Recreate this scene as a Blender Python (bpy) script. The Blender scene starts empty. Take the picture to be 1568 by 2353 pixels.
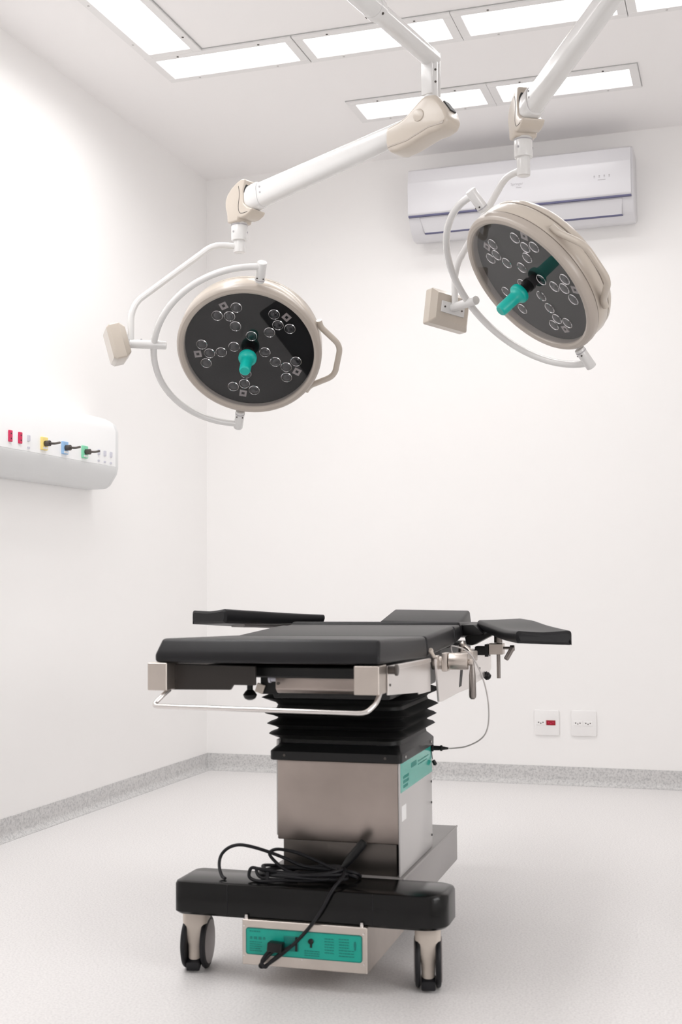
import bpy, bmesh, math, random
from mathutils import Vector as V, Matrix as M, Quaternion as Q

PI = math.pi
SC = bpy.context.scene
COL = SC.collection

# ------------------------------------------------------------------ camera
CAM_H = 0.93
yaw, pit, roll = 0.3135, 0.057, -0.0072
cam = bpy.data.cameras.new('camera')
cam.sensor_fit = 'VERTICAL'
cam.sensor_height = 36.0
cam.sensor_width = 24.0
cam.lens = 36.0 * 2853.6 / 2353.0
cam.clip_start = 0.02
cam.dof.use_dof = True
cam.dof.focus_distance = 4.15
cam.dof.aperture_fstop = 5.0
camo = bpy.data.objects.new('camera', cam)
COL.objects.link(camo)
Rz = M.Rotation(yaw, 3, 'Z')
Rx = M.Rotation(PI / 2 + pit, 3, 'X')
Rr = M.Rotation(roll, 3, 'Z')
camo.matrix_world = M.Translation((0, 0, CAM_H)) @ (Rz @ Rx @ Rr).to_4x4()
SC.camera = camo

# ------------------------------------------------------------------ world, exposure
DAYLIGHT = 5.8             # sky beyond the unseen window added in the right wall
w = bpy.data.worlds.new('world')
SC.world = w
w.use_nodes = True
w.node_tree.nodes['Background'].inputs[0].default_value = (1.0, 0.992, 0.986, 1)
w.node_tree.nodes['Background'].inputs[1].default_value = DAYLIGHT
SC.view_settings.view_transform = 'Standard'
SC.view_settings.look = 'None'
SC.view_settings.gamma = 1.0
SC.view_settings.use_curve_mapping = False
SC.view_settings.exposure = 0.11
SC.cycles.use_denoising = True
SC.cycles.max_bounces = 10
SC.cycles.diffuse_bounces = 8
SC.cycles.glossy_bounces = 5
SC.cycles.sample_clamp_indirect = 12.0
PANEL_EMIT = 2.0           # ceiling light diffusers, as seen
PANEL_WATT = 2.6           # light thrown down by each panel's optics

# room
XL, XR, YB, YF, ZC = -2.59, 2.0, 5.779, -1.9, 3.006

# ------------------------------------------------------------------ materials
def mat(name, col, rough=0.5, metal=0.0, spec=0.5, coat=0.0, bump=0.0, bscale=200.0, var=0.0, vscale=8.0, aniso=0.0):
    m = bpy.data.materials.new(name)
    m.use_nodes = True
    nt = m.node_tree
    b = nt.nodes['Principled BSDF']
    b.inputs['Base Color'].default_value = (*col, 1)
    b.inputs['Roughness'].default_value = rough
    b.inputs['Metallic'].default_value = metal
    b.inputs['Specular IOR Level'].default_value = spec
    b.inputs['Coat Weight'].default_value = coat
    b.inputs['Coat Roughness'].default_value = 0.12
    if aniso:
        b.inputs['Anisotropic'].default_value = aniso
    tc = nt.nodes.new('ShaderNodeTexCoord')
    if var > 0:
        n = nt.nodes.new('ShaderNodeTexNoise')
        n.inputs['Scale'].default_value = vscale
        n.inputs['Detail'].default_value = 3
        nt.links.new(tc.outputs['Object'], n.inputs['Vector'])
        r = nt.nodes.new('ShaderNodeValToRGB')
        r.color_ramp.elements[0].position = 0.3
        r.color_ramp.elements[1].position = 0.7
        r.color_ramp.elements[0].color = (*[max(0, c * (1 - var)) for c in col], 1)
        r.color_ramp.elements[1].color = (*[min(1, c * (1 + var)) for c in col], 1)
        nt.links.new(n.outputs['Fac'], r.inputs['Fac'])
        nt.links.new(r.outputs['Color'], b.inputs['Base Color'])
    if bump > 0:
        n2 = nt.nodes.new('ShaderNodeTexNoise')
        n2.inputs['Scale'].default_value = bscale
        n2.inputs['Detail'].default_value = 2
        nt.links.new(tc.outputs['Object'], n2.inputs['Vector'])
        bp = nt.nodes.new('ShaderNodeBump')
        bp.inputs['Strength'].default_value = bump
        bp.inputs['Distance'].default_value = 0.002
        nt.links.new(n2.outputs['Fac'], bp.inputs['Height'])
        nt.links.new(bp.outputs['Normal'], b.inputs['Normal'])
    return m

def speckle(name, base, dark, light, scale, rough, lo=0.36, hi=0.62):
    m = bpy.data.materials.new(name)
    m.use_nodes = True
    nt = m.node_tree
    b = nt.nodes['Principled BSDF']
    tc = nt.nodes.new('ShaderNodeTexCoord')
    n = nt.nodes.new('ShaderNodeTexNoise')
    n.inputs['Scale'].default_value = scale
    n.inputs['Detail'].default_value = 2.5
    n.inputs['Roughness'].default_value = 0.7
    nt.links.new(tc.outputs['Object'], n.inputs['Vector'])
    r = nt.nodes.new('ShaderNodeValToRGB')
    e = r.color_ramp.elements
    e[0].position, e[0].color = lo, (*dark, 1)
    e[1].position, e[1].color = hi, (*light, 1)
    k = e.new((lo + hi) / 2)
    k.color = (*base, 1)
    nt.links.new(n.outputs['Fac'], r.inputs['Fac'])
    nt.links.new(r.outputs['Color'], b.inputs['Base Color'])
    b.inputs['Roughness'].default_value = rough
    b.inputs['Specular IOR Level'].default_value = 0.35
    return m

def emit(name, col, s):
    m = bpy.data.materials.new(name)
    m.use_nodes = True
    nt = m.node_tree
    b = nt.nodes['Principled BSDF']
    b.inputs['Base Color'].default_value = (0.9, 0.9, 0.9, 1)
    b.inputs['Emission Color'].default_value = (*col, 1)
    b.inputs['Emission Strength'].default_value = s
    return m

m_wall = mat('wall_paint', (0.90, 0.89, 0.883), 0.55, bump=0.06, bscale=260)
m_ceil = mat('ceiling_paint', (0.89, 0.875, 0.872), 0.7, bump=0.04, bscale=260)
m_floor = speckle('floor_vinyl', (0.765, 0.75, 0.745), (0.68, 0.665, 0.665), (0.815, 0.80, 0.795), 170, 0.42)
m_base = speckle('baseboard_vinyl', (0.60, 0.595, 0.592), (0.46, 0.46, 0.465), (0.66, 0.655, 0.65), 110, 0.5)
m_diff = emit('light_diffuser', (1.0, 0.985, 0.985), PANEL_EMIT)
m_lframe = mat('light_frame_paint', (0.80, 0.79, 0.785), 0.4)
m_seam = mat('seam_grey', (0.45, 0.45, 0.45), 0.6)
m_white = mat('white_enamel', (0.70, 0.695, 0.69), 0.22, spec=0.5, coat=0.3)
m_beige = mat('beige_plastic', (0.54, 0.482, 0.418), 0.28, coat=0.25)
m_beige2 = mat('bezel_plastic', (0.43, 0.38, 0.335), 0.34, coat=0.15)
m_glass = mat('dark_lamp_glass', (0.012, 0.012, 0.013), 0.015, spec=0.75)
m_lens = mat('led_lens_rim', (0.85, 0.84, 0.83), 0.10, metal=1.0)
m_lensc = mat('led_lens_core', (0.02, 0.02, 0.022), 0.04, spec=0.9)
m_sq = mat('sensor_grey', (0.40, 0.36, 0.35), 0.5)
m_teal = mat('teal_silicone', (0.0, 0.42, 0.36), 0.38)
m_tealp = mat('teal_print', (0.0, 0.36, 0.28), 0.42)
m_tealc = mat('teal_gloss_label', (0.04, 0.40, 0.33), 0.16, spec=0.6)
m_tealdk = mat('teal_dark_print', (0.0, 0.19, 0.16), 0.5)
m_tealmid = mat('teal_mid_print', (0.0, 0.20, 0.165), 0.5)
m_groove = mat('housing_groove', (0.20, 0.17, 0.145), 0.5)
m_black = mat('black_vinyl', (0.006, 0.006, 0.0075), 0.40, spec=0.36, bump=0.12, bscale=900)
m_blackp = mat('black_plastic', (0.005, 0.005, 0.0055), 0.38, spec=0.35)
m_bellow = mat('black_bellows_rubber', (0.006, 0.006, 0.006), 0.5, spec=0.35)
m_rub = mat('black_rubber', (0.006, 0.006, 0.008), 0.5, spec=0.35)
m_base_blk = mat('black_base_cover', (0.003, 0.003, 0.003), 0.20, spec=0.30)
m_steel = mat('brushed_steel', (0.37, 0.32, 0.293), 0.33, metal=1.0, var=0.10, vscale=7)
m_steel2 = mat('matte_steel', (0.60, 0.545, 0.50), 0.38, metal=1.0, var=0.04, vscale=20)
m_sdark = mat('dark_steel', (0.12, 0.108, 0.10), 0.36, metal=1.0)
m_dplate = mat('dark_plate_paint', (0.030, 0.025, 0.022), 0.38, spec=0.4)
m_chrome = mat('polished_steel', (0.72, 0.69, 0.67), 0.18, metal=1.0)
m_panel = mat('light_grey_paint', (0.52, 0.505, 0.50), 0.32)
m_beam = mat('grey_paint', (0.27, 0.255, 0.25), 0.32)
m_sidew = mat('satin_side_plate', (0.80, 0.765, 0.745), 0.30, metal=0.85)
m_caster = mat('caster_beige', (0.62, 0.55, 0.485), 0.45)
m_wdisc = mat('caster_disc_grey', (0.32, 0.29, 0.285), 0.4)
m_ac = mat('conditioner_white', (0.67, 0.665, 0.69), 0.28, coat=0.2)
m_acline = mat('conditioner_gap', (0.10, 0.10, 0.19), 0.5)
m_print = mat('grey_print', (0.42, 0.41, 0.43), 0.6)
m_rail = mat('rail_panel_white', (0.84, 0.845, 0.85), 0.35)
m_rail2 = mat('rail_panel_grey', (0.70, 0.71, 0.715), 0.4)
m_red = mat('red_socket', (0.62, 0.012, 0.085), 0.4)
m_redb = mat('dark_red_socket', (0.33, 0.004, 0.018), 0.4)
m_yel = mat('yellow_outlet', (0.90, 0.72, 0.24), 0.45)
m_blu = mat('blue_outlet', (0.30, 0.50, 0.76), 0.45)
m_grn = mat('green_outlet', (0.22, 0.66, 0.42), 0.45)
m_gry = mat('switch_grey', (0.58, 0.58, 0.65), 0.45)
m_hole = mat('dark_hole', (0.03, 0.03, 0.03), 0.6)
m_plate = mat('outlet_plate_white', (0.88, 0.87, 0.865), 0.3)
m_smid = mat('mid_steel', (0.27, 0.245, 0.23), 0.34, metal=1.0)
m_sticker = mat('white_sticker', (0.85, 0.85, 0.85), 0.4)
m_cable = mat('grey_cable', (0.52, 0.49, 0.48), 0.45)

# ------------------------------------------------------------------ mesh helpers
def merge(bm, t):
    me = bpy.data.meshes.new('tmp')
    t.to_mesh(me)
    t.free()
    bm.from_mesh(me)
    bpy.data.meshes.remove(me)

def bevel(t, r, seg=2, ang=25):
    if r <= 0:
        return
    es = [e for e in t.edges if len(e.link_faces) == 2 and e.calc_face_angle(0) > math.radians(ang)]
    bmesh.ops.bevel(t, geom=es, offset=r, segments=seg, profile=0.5, affect='EDGES', clamp_overlap=True)

def hexa(bm, pts, bev=0.0, seg=2):
    """eight corners: bottom loop 0-3, top loop 4-7"""
    t = bmesh.new()
    v = [t.verts.new(p) for p in pts]
    for f in ((3, 2, 1, 0), (4, 5, 6, 7), (0, 1, 5, 4), (1, 2, 6, 5), (2, 3, 7, 6), (3, 0, 4, 7)):
        t.faces.new([v[i] for i in f])
    bmesh.ops.recalc_face_normals(t, faces=t.faces)
    bevel(t, bev, seg)
    merge(bm, t)

def box(bm, x0, x1, y0, y1, z0, z1, bev=0.0, seg=2):
    hexa(bm, [(x0, y0, z0), (x1, y0, z0), (x1, y1, z0), (x0, y1, z0),
              (x0, y0, z1), (x1, y0, z1), (x1, y1, z1), (x0, y1, z1)], bev, seg)

def obox(bm, c, ax, ay, az, bev=0.0, seg=2):
    """oriented box: centre and three half-extent vectors"""
    c, ax, ay, az = V(c), V(ax), V(ay), V(az)
    hexa(bm, [c - ax - ay - az, c + ax - ay - az, c + ax + ay - az, c - ax + ay - az,
              c - ax - ay + az, c + ax - ay + az, c + ax + ay + az, c - ax + ay + az], bev, seg)

def prism(bm, poly, vec, bev=0.0, seg=2):
    t = bmesh.new()
    vec = V(vec)
    a = [t.verts.new(V(p)) for p in poly]
    b = [t.verts.new(V(p) + vec) for p in poly]
    n = len(poly)
    t.faces.new(a)
    t.faces.new(b[::-1])
    for i in range(n):
        j = (i + 1) % n
        t.faces.new((a[j], a[i], b[i], b[j]))
    bmesh.ops.recalc_face_normals(t, faces=t.faces)
    bevel(t, bev, seg)
    merge(bm, t)

def rounded(x0, x1, y0, y1, r, n=6):
    """outline of a rounded rectangle in a plane; r one radius or four (from the low-low corner, anticlockwise)"""
    rs = r if isinstance(r, (tuple, list)) else (r,) * 4
    out = []
    for (cx, cy, a0, q) in ((x0, y0, PI, rs[0]), (x1, y0, 1.5 * PI, rs[1]), (x1, y1, 0, rs[2]), (x0, y1, .5 * PI, rs[3])):
        sx = 1 if cx == x0 else -1
        sy = 1 if cy == y0 else -1
        for k in range(n + 1):
            a = a0 + k * PI / 2 / n
            out.append((cx + sx * q + q * math.cos(a), cy + sy * q + q * math.sin(a)))
    return out

def frame_of(d):
    d = V(d).normalized()
    u = V((0, 0, 1)) if abs(d.z) < 0.9 else V((1, 0, 0))
    a = d.cross(u).normalized()
    return a, d.cross(a).normalized()

def cyl(bm, p0, p1, r0, r1=None, n=24, bev=0.0):
    r1 = r0 if r1 is None else r1
    t = bmesh.new()
    p0, p1 = V(p0), V(p1)
    a, b = frame_of(p1 - p0)
    A = [t.verts.new(p0 + (a * math.cos(2 * PI * k / n) + b * math.sin(2 * PI * k / n)) * r0) for k in range(n)]
    B = [t.verts.new(p1 + (a * math.cos(2 * PI * k / n) + b * math.sin(2 * PI * k / n)) * r1) for k in range(n)]
    t.faces.new(A)
    t.faces.new(B)
    for k in range(n):
        j = (k + 1) % n
        t.faces.new((A[k], A[j], B[j], B[k]))
    bmesh.ops.recalc_face_normals(t, faces=t.faces)
    bevel(t, bev, 2, 40)
    merge(bm, t)

def smooth_path(pts, sub=8, closed=False):
    P = [V(p) for p in pts]
    n = len(P)
    out = []
    rng = n if closed else n - 1
    for i in range(rng):
        p1, p2 = P[i], P[(i + 1) % n]
        p0 = P[(i - 1) % n] if (closed or i > 0) else p1 * 2 - p2
        p3 = P[(i + 2) % n] if (closed or i + 2 < n) else p2 * 2 - p1
        for k in range(sub):
            t = k / sub
            out.append(0.5 * ((2 * p1) + (p2 - p0) * t + (2 * p0 - 5 * p1 + 4 * p2 - p3) * t * t + (3 * p1 - p0 - 3 * p2 + p3) * t ** 3))
    if not closed:
        out.append(P[-1])
    return out

def fillet(pts, r, n=6):
    """polyline with rounded bends"""
    P = [V(p) for p in pts]
    out = [P[0]]
    for i in range(1, len(P) - 1):
        a, b, c = P[i - 1], P[i], P[i + 1]
        d1, d2 = (a - b), (c - b)
        q = min(r, d1.length * 0.45, d2.length * 0.45)
        s, e = b + d1.normalized() * q, b + d2.normalized() * q
        for k in range(n + 1):
            t = k / n
            out.append(s * (1 - t) ** 2 + b * 2 * t * (1 - t) + e * t * t)
    out.append(P[-1])
    return out

def tube(bm, pts, r, n=12, closed=False, ry=None, up=None):
    """sweep of a round (or oval: ry along up) section"""
    P = [V(p) for p in pts]
    m = len(P)
    t = bmesh.new()
    rings = []
    prev = None
    for i in range(m):
        if closed:
            d = P[(i + 1) % m] - P[i - 1]
        else:
            d = P[min(i + 1, m - 1)] - P[max(i - 1, 0)]
        d.normalize()
        if up is not None:
            b = V(up)
            b = (b - d * b.dot(d)).normalized()
            a = d.cross(b)
        elif prev is None:
            a, b = frame_of(d)
        else:
            a = (prev - d * prev.dot(d)).normalized()
            b = d.cross(a)
        prev = a
        rr = r[i] if isinstance(r, (list, tuple)) else r
        q = rr if ry is None else ry
        rings.append([t.verts.new(P[i] + a * (rr * math.cos(2 * PI * k / n)) + b * (q * math.sin(2 * PI * k / n))) for k in range(n)])
    for i in range(m if closed else m - 1):
        A, B = rings[i], rings[(i + 1) % m]
        for k in range(n):
            j = (k + 1) % n
            t.faces.new((A[k], A[j], B[j], B[k]))
    if not closed:
        t.faces.new(rings[0])
        t.faces.new(rings[-1][::-1])
    bmesh.ops.recalc_face_normals(t, faces=t.faces)
    merge(bm, t)

def lathe(bm, prof, mx, n=72):
    """revolve (r, z) profile about the z axis of matrix mx"""
    t = bmesh.new()
    rings = []
    for (r, z) in prof:
        if r < 1e-6:
            rings.append([t.verts.new(mx @ V((0, 0, z)))])
        else:
            rings.append([t.verts.new(mx @ V((r * math.cos(2 * PI * k / n), r * math.sin(2 * PI * k / n), z))) for k in range(n)])
    for A, B in zip(rings, rings[1:]):
        for k in range(n):
            j = (k + 1) % n
            if len(A) == 1:
                t.faces.new((A[0], B[j], B[k]))
            elif len(B) == 1:
                t.faces.new((A[k], A[j], B[0]))
            else:
                t.faces.new((A[k], A[j], B[j], B[k]))
    bmesh.ops.recalc_face_normals(t, faces=t.faces)
    merge(bm, t)

def loft(bm, rings, cap=True):
    t = bmesh.new()
    R = [[t.verts.new(p) for p in ring] for ring in rings]
    n = len(R[0])
    for A, B in zip(R, R[1:]):
        for k in range(n):
            j = (k + 1) % n
            t.faces.new((A[k], A[j], B[j], B[k]))
    if cap:
        t.faces.new(R[0])
        t.faces.new(R[-1][::-1])
    bmesh.ops.recalc_face_normals(t, faces=t.faces)
    merge(bm, t)

def text_bm(bm, s, size, mx, depth=0.0006):
    c = bpy.data.curves.new('t', 'FONT')
    c.body = s
    c.size = size
    c.extrude = depth
    c.align_x = 'CENTER'
    c.align_y = 'CENTER'
    o = bpy.data.objects.new('t', c)
    COL.objects.link(o)
    dg = bpy.context.evaluated_depsgraph_get()
    me = bpy.data.meshes.new_from_object(o.evaluated_get(dg))
    me.transform(mx)
    bm.from_mesh(me)
    bpy.data.meshes.remove(me)
    bpy.data.objects.remove(o)
    bpy.data.curves.remove(c)

def obj(name, bm, m, parent=None, off=None, label=None, smooth=True):
    """link one mesh object; off is subtracted so meshes laid out in room metres sit under their parent"""
    if off is not None:
        bmesh.ops.translate(bm, verts=bm.verts, vec=-V(off))
    me = bpy.data.meshes.new(name)
    bm.to_mesh(me)
    bm.free()
    me.materials.append(m)
    if smooth:
        for p in me.polygons:
            p.use_smooth = True
        me.set_sharp_from_angle(angle=math.radians(32))
    o = bpy.data.objects.new(name, me)
    COL.objects.link(o)
    if parent is not None:
        o.parent = parent
    if label:
        o['label'] = label
    return o

def thing(name, label, cat, loc=(0, 0, 0), rz=0.0, group=None):
    o = bpy.data.objects.new(name, None)
    o.empty_display_size = 0.1
    COL.objects.link(o)
    o.location = loc
    o.rotation_euler = (0, 0, rz)
    o['label'] = label
    o['category'] = cat
    if group:
        o['group'] = group
    return o

def copy_thing(src, loc, label, rz=None):
    def cp(o, parent):
        c = o.copy()
        COL.objects.link(c)
        if parent is not None:
            c.parent = parent
        for ch in list(o.children):
            cp(ch, c)
        return c
    r = cp(src, None)
    r.location = loc
    if rz is not None:
        r.rotation_euler = (0, 0, rz)
    r['label'] = label
    return r

def struct(name, bm, m):
    o = obj(name, bm, m, smooth=False)
    o['kind'] = 'structure'
    return o

NB = bmesh.new

# ================================================================== SETTING
T = 0.12
b = NB(); box(b, XL - T, XR + T, YF - T, YB + T, -0.12, 0.0); struct('floor', b, m_floor)
b = NB(); box(b, XL - T, XR + T, YF - T, YB + T, ZC, ZC + 0.12); struct('ceiling', b, m_ceil)
b = NB(); box(b, XL - T, XL, YF - T, YB + T, 0.0, ZC); struct('wall_left', b, m_wall)
WY0, WY1, WZ0, WZ1 = 0.25, 2.35, 0.95, 2.25      # opening of the unseen window added in the right wall for daylight
b = NB()
box(b, XR, XR + T, YF - T, WY0, 0.0, ZC); box(b, XR, XR + T, WY1, YB + T, 0.0, ZC)
box(b, XR, XR + T, WY0, WY1, 0.0, WZ0); box(b, XR, XR + T, WY0, WY1, WZ1, ZC)
struct('wall_right', b, m_wall)
b = NB()
for (y0, y1, z0, z1) in ((WY0, WY1, WZ0, WZ0 + .05), (WY0, WY1, WZ1 - .05, WZ1), (WY0, WY0 + .05, WZ0 + .05, WZ1 - .05), (WY1 - .05, WY1, WZ0 + .05, WZ1 - .05), ((WY0 + WY1) / 2 - .025, (WY0 + WY1) / 2 + .025, WZ0 + .05, WZ1 - .05)):
    box(b, XR + .04, XR + .09, y0, y1, z0, z1)
wf = struct('added_window', b, m_lframe)  # unseen window, put in to light the room from the right
pl_ = bpy.data.lights.new('added_window_portal', 'AREA')
pl_.shape = 'RECTANGLE'
pl_.size, pl_.size_y = WY1 - WY0, WZ1 - WZ0
pl_.cycles.is_portal = True
po = bpy.data.objects.new('added_window_portal', pl_)
COL.objects.link(po)
po.location = (XR + .10, (WY0 + WY1) / 2, (WZ0 + WZ1) / 2)
po.rotation_euler = (PI / 2, 0, PI / 2)
po.parent = wf
b = NB(); box(b, XL, XR, YB, YB + T, 0.0, ZC); struct('wall_back', b, m_wall)
b = NB(); box(b, XL, XR, YF - T, YF, 0.0, ZC); struct('wall_front', b, m_wall)

# coved vinyl baseboards: a flat strip that curves out onto the floor
def base_prof():
    p = [(0, 0.083), (0.004, 0.083), (0.004, 0.03)]
    for k in range(1, 7):
        a = k / 6 * PI / 2
        p.append((0.004 + 0.022 * (1 - math.cos(a)), 0.03 - 0.028 * math.sin(a)))
    p += [(0.026, 0.0), (0, 0.0)]
    return p
b = NB(); prism(b, [(XL + u, YF, z) for u, z in base_prof()], (0, YB - YF, 0)); struct('baseboard_left', b, m_base)
b = NB(); prism(b, [(XR - u, YF, z) for u, z in base_prof()], (0, YB - YF, 0)); struct('baseboard_right', b, m_base)
b = NB(); prism(b, [(XL, YB - u, z) for u, z in base_prof()], (XR - XL, 0, 0)); struct('baseboard_back', b, m_base)
b = NB(); prism(b, [(XL, YF + u, z) for u, z in base_prof()], (XR - XL, 0, 0)); struct('baseboard_front', b, m_base)

# ================================================================== CEILING LIGHTS
def make_light():
    root = thing('ceiling_light', '', 'ceiling light', (0, 0, ZC), 0, 'recessed ceiling light panels')
    LX, LY, FX, FY = 0.2725, 0.088, 0.3065, 0.122
    f = NB()
    for (x0, x1, y0, y1) in ((-FX, FX, -FY, -LY), (-FX, FX, LY, FY), (-FX, -LX, -LY, LY), (LX, FX, -LY, LY)):
        box(f, x0, x1, y0, y1, -0.010, 0.0, 0.0012, 1)
    fr = obj('frame', f, m_lframe, root)
    s = NB()
    for (x0, x1, y0, y1) in ((-FX - .003, FX + .003, -FY - .003, -FY), (-FX - .003, FX + .003, FY, FY + .003), (-FX - .003, -FX, -FY, FY), (FX, FX + .003, -FY, FY)):
        box(s, x0, x1, y0, y1, -0.003, 0.0)
    obj('edge_seam', s, m_seam, fr)
    for sx in (-0.17, 0.17):
        for sy in (-0.105, 0.105):
            c = NB(); cyl(c, (sx, sy, -0.0115), (sx, sy, -0.009), 0.0045, n=10)
            obj('screw', c, m_sdark if sy < 0 else m_panel, fr)
    d = NB(); box(d, -LX, LX, -LY, LY, -0.006, -0.001); obj('diffuser', d, m_diff, root)
    l = bpy.data.lights.new('panel_lamp', 'AREA')
    l.shape = 'RECTANGLE'
    l.size, l.size_y = 0.54, 0.17
    l.energy = PANEL_WATT
    l.color = (1.0, 0.992, 0.988)
    l.spread = math.radians(160)
    lo = bpy.data.objects.new('panel_lamp', l)
    COL.objects.link(lo)
    lo.location = (0, 0, -0.0075)
    lo.parent = root
    return root
L0 = make_light()
row_y = 4.443
spots = [
 ((-1.897, row_y, ZC), 0, 'long ceiling light, leftmost of the nearer row, at the corner with the receding light'),
 ((-1.279, row_y, ZC), 0, 'long ceiling light, second from left in the nearer row, crossed by the left lamp arm'),
 ((-0.664, row_y, ZC), 0, 'long ceiling light in the nearer row, between the two lamp arms'),
 ((-0.048, row_y, ZC), 0, 'ceiling light at the right end of the nearer row, cut by the top right corner'),
 ((-1.281, 5.128, ZC), 0, 'left ceiling light of the far pair, behind the beige arm hinge'),
 ((-0.667, 5.128, ZC), 0, 'right ceiling light of the far pair, above the air conditioner'),
 ((-2.078, 4.015, ZC), PI / 2, 'ceiling light running toward the viewer along the left wall, in the top left corner'),
]
hidden = [((-2.078, 4.015 - 0.617 * k, ZC), PI / 2) for k in range(1, 5)]
hidden += [((-1.80, 3.30 - 0.617 * k, ZC), PI / 2) for k in range(0, 4)]  # second column, added out of view to brighten the left wall
for i, (p, rz, lab) in enumerate(spots):
    if i == 0:
        L0.location = p; L0.rotation_euler = (0, 0, rz); L0['label'] = lab
    else:
        copy_thing(L0, p, lab, rz)
# far pair's lamps turned down to weaken their bright patch on the back wall
for o in [q for q in bpy.data.objects if q.name.startswith('ceiling_light') and abs(q.location.y - 5.128) < .01]:
    for c in o.children:
        if c.type == 'LIGHT':
            c.data = c.data.copy()
            c.data.energy = PANEL_WATT * 0.42
for p, rz in hidden:
    copy_thing(L0, p, 'unseen ceiling light added out of view along the left side of the room', rz)

# ================================================================== AIR CONDITIONER
def make_ac():
    x0, x1 = -1.463, -0.435
    root = thing('air_conditioner', 'white split air conditioner high on the back wall behind the right lamp', 'air conditioner', ((x0 + x1) / 2, YB, 2.56))
    off = root.location
    def pr(p): return [(x0, y, z) for y, z in p]
    b = NB()
    prism(b, pr([(YB, 2.578), (5.72, 2.553), (5.665, 2.553), (5.625, 2.572), (5.592, 2.612), (5.580, 2.640), (5.580, 2.86), (5.60, 2.874), (YB, 2.876)]), (x1 - x0 + .006, 0, 0), 0.006, 2)
    body = obj('body', b, m_ac, root, off)
    b = NB()
    prism(b, pr([(5.584, 2.652), (5.567, 2.646), (5.560, 2.655), (5.560, 2.80), (5.566, 2.812), (5.573, 2.862), (5.590, 2.872), (5.590, 2.66)]), (x1 - x0 - .002, 0, 0), 0.003, 2)
    obj('front_panel', b, m_ac, root, off)
    b = NB(); box(b, x0 + .002, x1 - .002, 5.566, 5.60, 2.640, 2.6475); obj('panel_gap', b, m_acline, root, off)
    # louver flap on the curved underside, with the dark slot around it
    b = NB()
    hexa(b, [(x0 + .055, 5.578, 2.634), (x1 - .043, 5.578, 2.634), (x1 - .043, 5.5815, 2.636), (x0 + .055, 5.5815, 2.636),
             (x0 + .068, 5.616, 2.573), (x1 - .048, 5.616, 2.573), (x1 - .048, 5.6185, 2.5755), (x0 + .068, 5.6185, 2.5755)], 0.0)
    lv = obj('louver', b, m_ac, root, off)
    b = NB()
    hexa(b, [(x0 + .066, 5.614, 2.5775), (x1 - .046, 5.614, 2.5775), (x1 - .046, 5.622, 2.5765), (x0 + .066, 5.622, 2.5765),
             (x0 + .068, 5.617, 2.5695), (x1 - .044, 5.617, 2.5695), (x1 - .044, 5.627, 2.5685), (x0 + .068, 5.627, 2.5685)], 0.0)
    obj('outlet_slot', b, m_acline, lv, off)
    for (u, du) in ((x0 + .0535, .0135), (x1 - .0435, -.0035)):
        b = NB()
        hexa(b, [(u - .001, 5.577, 2.640), (u + .001, 5.577, 2.640), (u + .001, 5.583, 2.640), (u - .001, 5.583, 2.640),
                 (u + du - .001, 5.612, 2.572), (u + du + .001, 5.612, 2.572), (u + du + .001, 5.622, 2.572), (u + du - .001, 5.622, 2.572)])
        obj('louver_seam', b, m_print, lv, off)
    # print on the front panel: maker's name over a smaller word, four status marks over a bar
    face = lambda x, z: M.Translation((x, 5.5597, z)) @ M.Rotation(PI / 2, 4, 'X')
    b = NB()
    text_bm(b, 'Springer', 0.017, face(-0.946, 2.744), 0.0002)
    text_bm(b, 'Midea', 0.010, face(-0.938, 2.727), 0.0002)
    obj('printed_name', b, m_print, root, off, smooth=False)
    b = NB()
    for k in range(4):
        cx = -0.597 + 0.022 * k
        cyl(b, (cx, 5.5602, 2.741), (cx, 5.5594, 2.741), 0.0035, n=10)
        box(b, cx - .0035, cx + .0035, 5.5594, 5.5602, 2.7335, 2.7355)
    box(b, -0.582, -0.548, 5.5594, 5.5602, 2.721, 2.7245)
    obj('printed_marks', b, m_print, root, off, smooth=False)
make_ac()

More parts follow.
